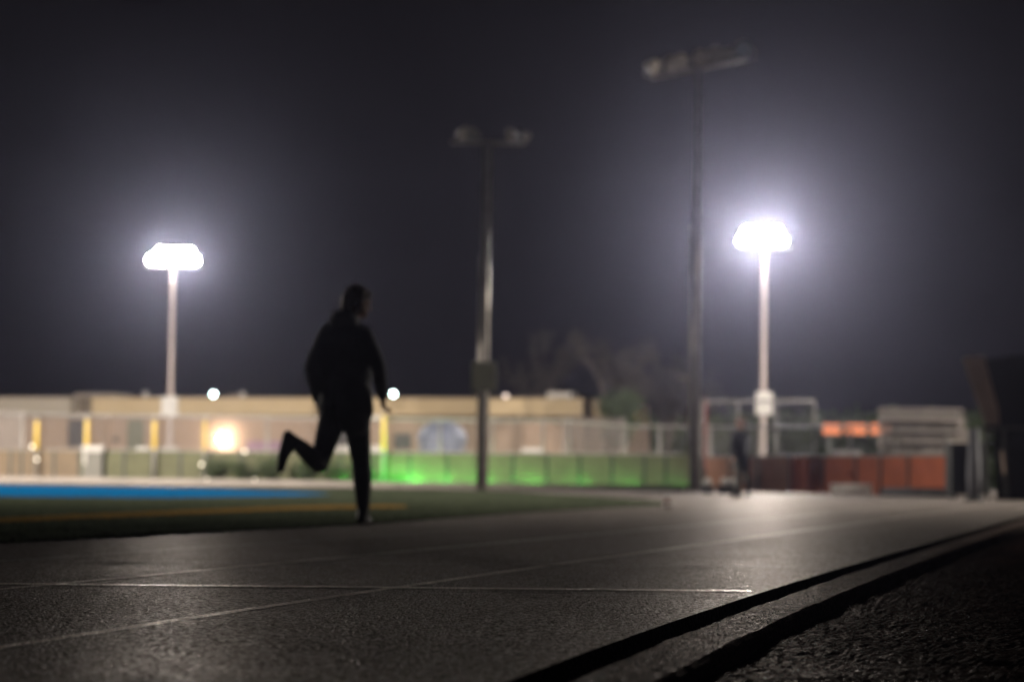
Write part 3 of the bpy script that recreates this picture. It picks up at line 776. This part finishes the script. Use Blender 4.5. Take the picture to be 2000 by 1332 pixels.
for sx in (-.3, .3): MB().box((sx, 0, .04), (.1, .7, .08), 0, .01).build('foot', M['darkpost'], t)
q = XZ(1902, 48.6, 0); z = P(1902, 835, 48.6).z
t = thing('padded_post', (q.x, q.y, 0), 'thick black padded post on a round foot before the grandstand', 'post')
MB().tube([(0, 0, 0), (0, 0, .05), (0, 0, .10)], [.19, .19, .13], 16).build('foot', M['black'], t)
MB().tube([(0, 0, .1), (0, 0, .5), (0, 0, z)], [.12, .14, .10], 16).build('pad', M['trousers'], t, smooth=True)

# black strip at the foot of the red fence
a = fp(1728, -.5); b = fp(1856, -.5); c = (a + b) / 2; d = b - a
t = thing('rolled_mat', (c.x, c.y, 0), 'long black rolled mat lying at the foot of the rust red fence', 'mat', rz=math.atan2(d.y, d.x))
MB().tube([(-d.length / 2, 0, .11), (d.length / 2, 0, .11)], .11, 14).build('roll', M['black'], t, smooth=True)
for sx in (-.6, .6): MB().tube([(sx - .03, 0, .11), (sx + .03, 0, .11)], .116, 14).build('strap', M['darkpost'], t)
# white slatted barrier
Y = 62.5; a = XZ(1622, Y, 0); b = XZ(1703, Y, 0); wd = (b - a).length; z = P(1662, 946, Y).z
t = thing('barrier', ((a.x + b.x) / 2, a.y, 0), 'low white slatted barrier standing on the track before the rust red fence', 'barrier')
for i in range(3): MB().box((0, 0, .06 + (z - .09) * i / 2), (wd, .03, .085), 0, .006).build('slat', M['bright'], t)
for sx in (-1, -.33, .33, 1):
    MB().box((sx * (wd / 2 - .04), .035, z / 2), (.05, .03, z), 0, .004).build('upright', M['bright'], t)
for sx in (-1, 1): MB().box((sx * (wd / 2 - .05), .1, .02), (.06, .4, .04), 0, .006).build('foot', M['white'], t)
# orange plate hanging on the fence
q = fp(1662, -.17, P(1662, 926, 66).z)
tag(MB().box(tuple(q), (.34, .03, .15), 0, .01).build('reflector_plate', M['orange']), 'small orange plate hung on the rust red fence above the white barrier', 'plate')
# red marker pole with ball
q = XZ(1376, 72, 0); z = P(1374, 785, 72).z
t = thing('marker_pole', (q.x, q.y, 0), 'thin red marker pole right behind the tallest mast', 'pole')
MB().tube([(0, 0, 0), (0, 0, z)], .05, 8).build('pole', M['red_paint'], t)
MB().ball((0, 0, z + .05), .07, 12, 8).build('ball', M['weathered'], t, smooth=True)
# small cone on the track edge
q = G(1303, 990)
t = thing('marker_cone', (q.x, q.y, 0), 'tiny red and white marker cone on the track beside the tip of the grass', 'cone')
MB().tube([(0, 0, .012), (0, 0, .05)], [.055, .042], 16).build('lower_band', M['bright'], t, smooth=True)
MB().tube([(0, 0, .052), (0, 0, .12)], [.042, .022], 16).build('body', M['red_paint'], t, smooth=True)
MB().tube([(0, 0, .122), (0, 0, .16)], [.022, .012], 16).build('tip', M['bright'], t, smooth=True)
MB().box((0, 0, .006), (.15, .15, .012), 0, .003).build('base', M['red_paint'], t)

# equipment beside the far person: black tubs with pale balls
for px, py, wpx, lab, nb in ((1381, 934, 30, 'black tub holding one pale ball right of the tallest mast', 1), (1422, 934, 50, 'wider black tub holding two pale balls behind the far walker', 2)):
    Y = 62; q = XZ(px, Y, 0); wd = wpx / F * Y
    t = thing('tub', (q.x, q.y, 0), lab, 'tub')
    mb = MB(); n = 20; vs = []; fs = []
    prof = [(.80, 0), (1, .21), (1.05, .22), (.92, .22), (.74, .03)]
    for r_, z_ in prof:
        for k in range(n):
            a_ = 2 * math.pi * k / n; vs.append((r_ * wd / 2 * math.cos(a_), r_ * .2 * math.sin(a_), z_))
    for i in range(len(prof) - 1):
        for k in range(n): fs.append((i * n + k, i * n + (k + 1) % n, (i + 1) * n + (k + 1) % n, (i + 1) * n + k))
    fs.append(tuple(range(n))); fs.append(tuple(range((len(prof) - 1) * n, len(prof) * n)))
    mb.add(vs, fs).build('tub_wall', M['black'], t)
    MB().tube([(-wd / 2, 0, .19), (-wd / 2 - .04, 0, .15), (-wd / 2 - .02, 0, .1)], .012, 6).build('handle', M['black'], t)
    for j in range(nb):
        dx = 0 if nb == 1 else (-.09 + .21 * j)
        tag(MB().ball((q.x + dx, q.y, .31), .105, 16, 10).build('ball', M['white'], smooth=True), 
            ('lone pale ball in the small black tub' if nb == 1 else ('left' if j == 0 else 'right') + ' pale ball of the two in the wider black tub'), 'ball')

# ------------------------------------------------------------------ vegetation
def leaves(mb, pts, size, n):
    for _ in range(n):
        c, r_ = random.choice(pts)
        p = Vector(c) + Vector((random.gauss(0, 1), random.gauss(0, 1), random.gauss(0, .8))) * r_
        a_ = Vector((random.gauss(0, 1), random.gauss(0, 1), random.gauss(0, 1))).normalized(); b_ = a_.orthogonal().normalized()
        s = size * random.uniform(.5, 1.3)
        mb.add([p - a_ * s, p + b_ * s * .5, p + a_ * s, p - b_ * s * .5], [(0, 1, 2, 3)])
def tree(px, Y, ytop, spread, label, leafm, nleaf=2600, bare=.5, group='trees beyond the fence'):
    q = XZ(px, Y, 0); H_ = P(px, ytop, Y).z
    t = thing('tree', (q.x, q.y, 0), label, 'tree', group)
    tb = MB(); tips = []
    def br(p, d, L_, r_, lev):
        pts = [p]; dd = d.copy()
        for i in range(4):
            dd = (dd + Vector((random.gauss(0, .13), random.gauss(0, .13), random.gauss(.05, .06)))).normalized(); pts.append(pts[-1] + dd * L_ / 4)
        tb.tube(pts, [r_ * (1 - .14 * i) for i in range(5)], 6 if lev else 10)
        if lev >= 3: tips.append((pts[-1], .22)); tips.append((pts[2], .16)); return
        for k in range(4 if lev == 0 else 3):
            a_ = random.uniform(0, 6.28); dv = (dd + Vector((math.cos(a_), math.sin(a_), random.uniform(-.1, .5))) * (.45 * spread)).normalized()
            br(pts[random.choice((2, 3, 4))], dv, L_ * random.uniform(.62, .8), r_ * .5, lev + 1)
    br(Vector((0, 0, 0)), Vector((0, 0, 1)), H_ * .40, H_ * .022, 0)
    mz = max(p.z for p, _ in tips); k = H_ / mz
    tb.v = [(x * k, y * k, z * k) for x, y, z in tb.v]; tips = [(p * k, r_) for p, r_ in tips]
    tb.build('trunk', M['bark'], t)
    cb = MB(); leaves(cb, tips, .10, nleaf); cb.build('crown', leafm, t)
tree(1208, 118, 662, .8, 'thin dim tree standing right of the tan building', M['leafbrown'], 3600)
tree(1300, 124, 680, 1.0, 'wider brownish tree left of the tallest mast', M['leafbrown'], 5500)
tree(1052, 150, 645, 1.0, 'faint tall tree behind the right end of the tan building', M['leafbrown'], 2600)
tree(1385, 140, 700, 1.1, 'faint tree directly behind the tallest mast', M['leafbrown'], 3000)
tree(1165, 116, 770, 1.4, 'low dark green tree at the corner of the tan building', M['leafgreen'], 4200)
# far hedge row, dark
mb = MB(); pts = []
for k in range(120):
    px = 1140 + k * 8; q = XZ(px, 165 + random.uniform(-3, 3), 0); hh_ = P(px, 812 + random.uniform(-8, 10), 165).z
    for j in range(5): pts.append(((q.x, q.y, hh_ * j / 4.6), .5))
leaves(mb, pts, .42, 9000)
tag(mb.build('far_hedge', M['leafgreen']), 'dark far hedge behind the fence and masts on the right', 'hedge', kind='stuff')
# shrubs at the foot of the fence
for i, (px, r_, h_) in enumerate(((425, .5, .75), (478, .55, .62), (530, .5, .8), (600, .55, .7), (655, .5, .85), (705, .4, .6))):
    Y = fy(px) - 1.3; q = XZ(px, Y, 0)
    lab = ['bushy shrub furthest left at the fence foot, below the warm wall lamp', 'lower wide shrub, second from the left of the row', 'shrub third from the left in the row before the fence',
           'shrub behind the raised foot of the striding person', 'shrub seen between the legs of the striding person', 'small shrub just right of the person at the start of the green glow'][i]
    t = thing('shrub', (q.x, q.y, 0), lab, 'shrub', 'shrubs along the foot of the olive fence')
    sb = MB(); pts = []
    for k in range(11):
        a_ = random.uniform(0, 6.28); e_ = Vector((math.cos(a_) * r_ * random.uniform(.3, 1), math.sin(a_) * .3, h_ * random.uniform(.5, 1.15)))
        sb.tube([(0, 0, 0), e_ * .5 + Vector((0, 0, .05)), e_], [.014, .01, .005], 5); pts.append((e_, .11)); pts.append((e_ * .6, .13))
    sb.build('stems', M['bark'], t)
    lb = MB(); leaves(lb, pts, .045, 1500); lb.build('foliage', M['leafgreen'], t)
for px, py, lab in ((394, 907, 'small round garden lamp left of the shrubs'), (478, 881, 'small round garden lamp above the second shrub'), (405, 937, 'low round garden lamp on the wall left of the shrubs'), (497, 938, 'low round garden lamp on the wall under the third shrub'), (63, 872, 'small pale round lamp at the foot of the leftmost yellow post'), (72, 897, 'dim round lamp below the leftmost yellow post')):
    Y = fy(px) - 2.2 if py > 930 else fy(px) - .35
    p = P(px, py, Y); t = thing('garden_lamp', (p.x, p.y, 0), lab, 'garden lamp', 'small round garden lamps at the far fence')
    MB().tube([(0, 0, 0), (0, 0, max(p.z - .05, .02))], .015, 8).build('stem', M['darkpost'], t)
    MB().ball((0, 0, p.z), .055, 12, 8).build('globe', M['pathlens'], t, smooth=True)

# ------------------------------------------------------------------ people
def remesh(o, vox=.010, sm=6):
    r = o.modifiers.new('remesh', 'REMESH'); r.mode = 'VOXEL'; r.voxel_size = vox; r.use_smooth_shade = True
    s = o.modifiers.new('smooth', 'SMOOTH'); s.factor = .5; s.iterations = sm
def chain(mb, pts, rads, n=14):
    for (a, ra), (b, rb) in zip(zip(pts, rads), list(zip(pts, rads))[1:]): mb.capsule(a, b, ra, rb, n)
def hand(mb, wrist, dirv, palmn, side):
    """palm, four bent fingers and a thumb"""
    d = Vector(dirv).normalized(); n = Vector(palmn); n = (n - d * n.dot(d)).normalized(); s = d.cross(n).normalized() * side; w_ = Vector(wrist)
    for k, off in enumerate((-.028, -.010, .010, .028)):
        mb.capsule(w_ + s * off * .6, w_ + d * .085 + s * off, .015, .012, 8)
        ln = (.060, .075, .082, .072)[k]
        a = w_ + d * .088 + s * off; b = a + (d * .85 + n * .5).normalized() * ln * .5; c = b + (d * .45 + n * .9).normalized() * ln * .32; e = c + (n * .95 - d * .1).normalized() * ln * .25
        mb.capsule(a, b, .0095, .009, 8); mb.capsule(b, c, .009, .008, 8); mb.capsule(c, e, .008, .0075, 8)
    a = w_ + d * .025 + s * .03; b = a + (d * .6 + s * .7 + n * .3).normalized() * .045; c = b + (d * .9 + n * .4).normalized() * .035
    mb.capsule(a, b, .014, .011, 8); mb.capsule(b, c, .011, .009, 8)
def person(name_label, loc, J, jm, tm, legm=None, bare_from_knee=False, hairlen=.10, hood=False, coat=0.0, bulk=1.0):
    """J: joints in metres from the ground point below the standing foot: x right, y away, z up"""
    V = lambda k: Vector(J[k])
    t = thing('person', loc, name_label, 'person')
    face = Vector(J['face']).normalized()
    b = MB()
    pel = (V('hipL') + V('hipR')) / 2; sh = (V('shL') + V('shR')) / 2; ch = pel.lerp(sh, .72); wa = pel.lerp(sh, .35)
    side = (V('shR') - V('shL')).normalized()
    def torso(mb, k=1.0, hem=0.0, bulk=1.0):
        for s in (-1, 1):
            mb.capsule(pel + side * .065 * s, wa + side * .055 * s, .105 * k, .095 * k)
            mb.capsule(wa + side * .055 * s, ch + side * .075 * s, .095 * k, .105 * k)
            mb.capsule(ch + side * .075 * s, sh + side * .10 * s - Vector((0, 0, .03)), .105 * k, .062 * k)
        mb.capsule(ch, sh, .10 * k, .07 * k)
    torso(b, .92)
    nk = V('neck'); hd = V('head')
    b.capsule(sh, nk, .06, .052); b.capsule(nk, hd, .052, .06)
    # head: skull, jaw, brow, nose, lips, ears
    up = (hd - nk).normalized(); up = (up + Vector((0, 0, .6))).normalized(); fr = (face - up * face.dot(up)).normalized(); rt = fr.cross(up).normalized()
    TM = Matrix((rt, fr, up)).transposed()
    H = lambda x, y, z: hd + TM @ Vector((x, y, z))
    b.ball(H(0, -.012, .03), (.076, .094, .088), 18, 12, TM)
    b.ball(H(0, .028, -.045), (.056, .055, .062), 16, 10, TM)
    b.ball(H(0, .062, -.088), (.022, .02, .018), 10, 8, TM)
    b.capsule(H(0, .083, .012), H(0, .108, -.022), .009, .013, 8)
    b.capsule(H(-.022, .082, -.055), H(.022, .082, -.055), .009, .009, 8); b.capsule(H(-.02, .081, -.066), H(.02, .081, -.066), .009, .009, 8)
    for s in (-1, 1):
        b.capsule(H(.014 * s, .086, .022), H(.05 * s, .072, .020), .009, .008, 8)
        b.ball(H(.031 * s, .072, .002), (.014, .012, .011), 10, 8, TM)
        b.ball(H(.078 * s, -.008, -.012), (.010, .020, .032), 10, 8, TM)
    for s in 'LR':
        chain(b, [V('sh' + s), V('el' + s), V('wr' + s)], [.050, .038, .026])
        hand(b, V('wr' + s), V('wr' + s) - V('el' + s) + Vector(J.get('hd' + s, (0, 0, 0))), face + Vector((0, 0, .2)), 1 if s == 'L' else -1)
        kn = V('kn' + s); an = V('an' + s); hp = V('hip' + s)
        cf = kn.lerp(an, .3) - Vector(J.get('calf' + s, (0, 0, 0)))
        chain(b, [hp, hp.lerp(kn, .5), kn, cf, an], [.088, .075, .055, .056, .036])
        b.capsule(an, an.lerp(V('toe' + s), .5), .030, .016)
    ob = b.build('body', M['skin'], t); remesh(ob, .008, 4)
    # eyes
    # jacket
    j = MB(); torso(j, 1.12 * bulk)
    for s in 'LR':
        j.capsule(V('sh' + s) - Vector((0, 0, .015)), sh.lerp(V('sh' + s), .5), .072, .075)
        chain(j, [V('sh' + s) - Vector((0, 0, .01)), V('sh' + s).lerp(V('el' + s), .5), V('el' + s), V('el' + s).lerp(V('wr' + s), .5), V('el' + s).lerp(V('wr' + s), .97)], [.072, .066, .056, .050, .040])
    for s in (-1, 1):
        j.capsule(pel + side * .075 * s + Vector((0, 0, .02)), pel + side * .08 * s - Vector((0, 0, .09 + coat)), .122, .118 + coat * .12)
    j.capsule(sh, nk.lerp(sh, .3), .085, .072)
    if hood: j.ball(nk - fr * .07 - Vector((0, 0, .01)), (.11, .09, .07), 14, 8)
    oj = j.build('jacket', jm, t); remesh(oj, .010, 6)
    # trousers
    tr_ = MB()
    for s in (-1, 1): tr_.capsule(pel + side * .07 * s + Vector((0, 0, .03)), pel + side * .06 * s - Vector((0, 0, .03)), .105, .10)
    for s in 'LR':
        kn = V('kn' + s); an = V('an' + s); hp = V('hip' + s)
        if bare_from_knee:
            chain(tr_, [hp, hp.lerp(kn, .5), hp.lerp(kn, .8)], [.105, .095, .085])
        else:
            cf = kn.lerp(an, .32) - Vector(J.get('calf' + s, (0, 0, 0)))
            chain(tr_, [hp, hp.lerp(kn, .5), kn, cf, kn.lerp(an, .93)], [.112, .094, .074, .074, .052])
    ot = tr_.build('trousers', tm, t); remesh(ot, .010, 6)
    for s in 'LR':
        an = V('an' + s); to = V('toe' + s); d = (to - an); fl = d.normalized()
        heel = Vector(J['heel' + s]); m_ = MB()
        m_.capsule(an, heel, .046, .040); m_.capsule(heel, heel.lerp(to, .6), .040, .043); m_.capsule(heel.lerp(to, .6), to, .043, .032); m_.capsule(an, heel.lerp(to, .55), .044, .036)
        os_ = m_.build('shoe', M['shoe'], t); remesh(os_, .008, 4)
    # hair
    h = MB(); h.ball(H(0, -.028, .040), (.088, .096, .090), 18, 12, TM)
    h.capsule(H(0, -.085, .0), H(0, -.095, -hairlen), .060, .040)
    for s in (-1, 1):
        h.capsule(H(.068 * s, -.02, .03), H(.072 * s, -.03, -hairlen * .8), .024, .02)
        h.capsule(H(0, .055, .092), H(.06 * s, .045, .06), .022, .02)
    oh = h.build('hair', M['hair'], t); remesh(oh, .007, 3)
    return t

def q3(px, py, y=0.0, ox=705, oz=1022, s=268.0): return ((px - ox) / s, y, (oz - py) / s)
base = G(705, 1024)
J1 = dict(
    hipR=q3(690, 792, .02), knR=q3(702, 898, .07), anR=q3(709, 994, .0), heelR=q3(706, 1011, -.03), toeR=q3(716, 1016, .16), calfR=(-.005, .02, 0),
    hipL=q3(652, 794, -.02), knL=q3(620, 903, .02), anL=q3(580, 862, -.34), heelL=q3(567, 850, -.38), toeL=q3(555, 915, -.42),
    shR=q3(706, 648, -.05), shL=q3(634, 640, .05), elR=q3(738, 712, -.16), elL=q3(604, 712, -.08), wrR=q3(744, 770, -.02), wrL=q3(612, 775, .12),
    neck=q3(680, 618, .02), head=q3(692, 582, .05), face=(.8, .55, -.25), hdR=(0, .05, -.1))
person('dark figure in jacket and trousers striding along the track with one foot kicked up', base, J1, M['jacket'], M['trousers'], hood=True, hairlen=.08, bulk=1.3)
base = G(1455, 968)
sF = F / base.y
f3 = lambda px, py, y=0.0: ((px - 1452) / sF, y, (968 - py) / sF)
J2 = dict(
    hipR=f3(1450, 894), knR=f3(1455, 928, .06), anR=f3(1459, 960, 0), heelR=f3(1461, 965, .02), toeR=f3(1454, 966, -.13),
    hipL=f3(1438, 894), knL=f3(1438, 929, -.10), anL=f3(1440, 959, -.02), heelL=f3(1443, 964, 0), toeL=f3(1429, 966, -.1),
    shR=f3(1455, 848, -.02), shL=f3(1431, 848, .02), elR=f3(1460, 873, .05), elL=f3(1425, 873, -.05), wrR=f3(1457, 893, -.03), wrL=f3(1427, 893, -.12),
    neck=f3(1442, 838, -.01), head=f3(1441, 826, -.03), face=(-.9, -.4, -.1))
person('small dark figure in a long navy coat walking far off in front of the fence', base, J2, M['navy'], M['darkpost'], coat=.06, hairlen=.10)

# ------------------------------------------------------------------ haze volume, added to make the glow around the lamps
hz = bpy.data.materials.new('glow_haze'); hz.use_nodes = True
n = hz.node_tree.nodes; n.remove(n['Principled BSDF'])
pv = n.new('ShaderNodeVolumePrincipled'); pv.inputs['Color'].default_value = (.71, .72, 1.0, 1); pv.inputs['Density'].default_value = HAZE; pv.inputs['Anisotropy'].default_value = 0.93
hz.node_tree.links.new(pv.outputs[0], n['Material Output'].inputs['Volume'])
hb = MB().box((0, 85, 12), (220, 240, 27)).build('haze', hz); tag(hb, kind='stuff')
hb['label'] = 'thin haze added for the glow around the lamps'
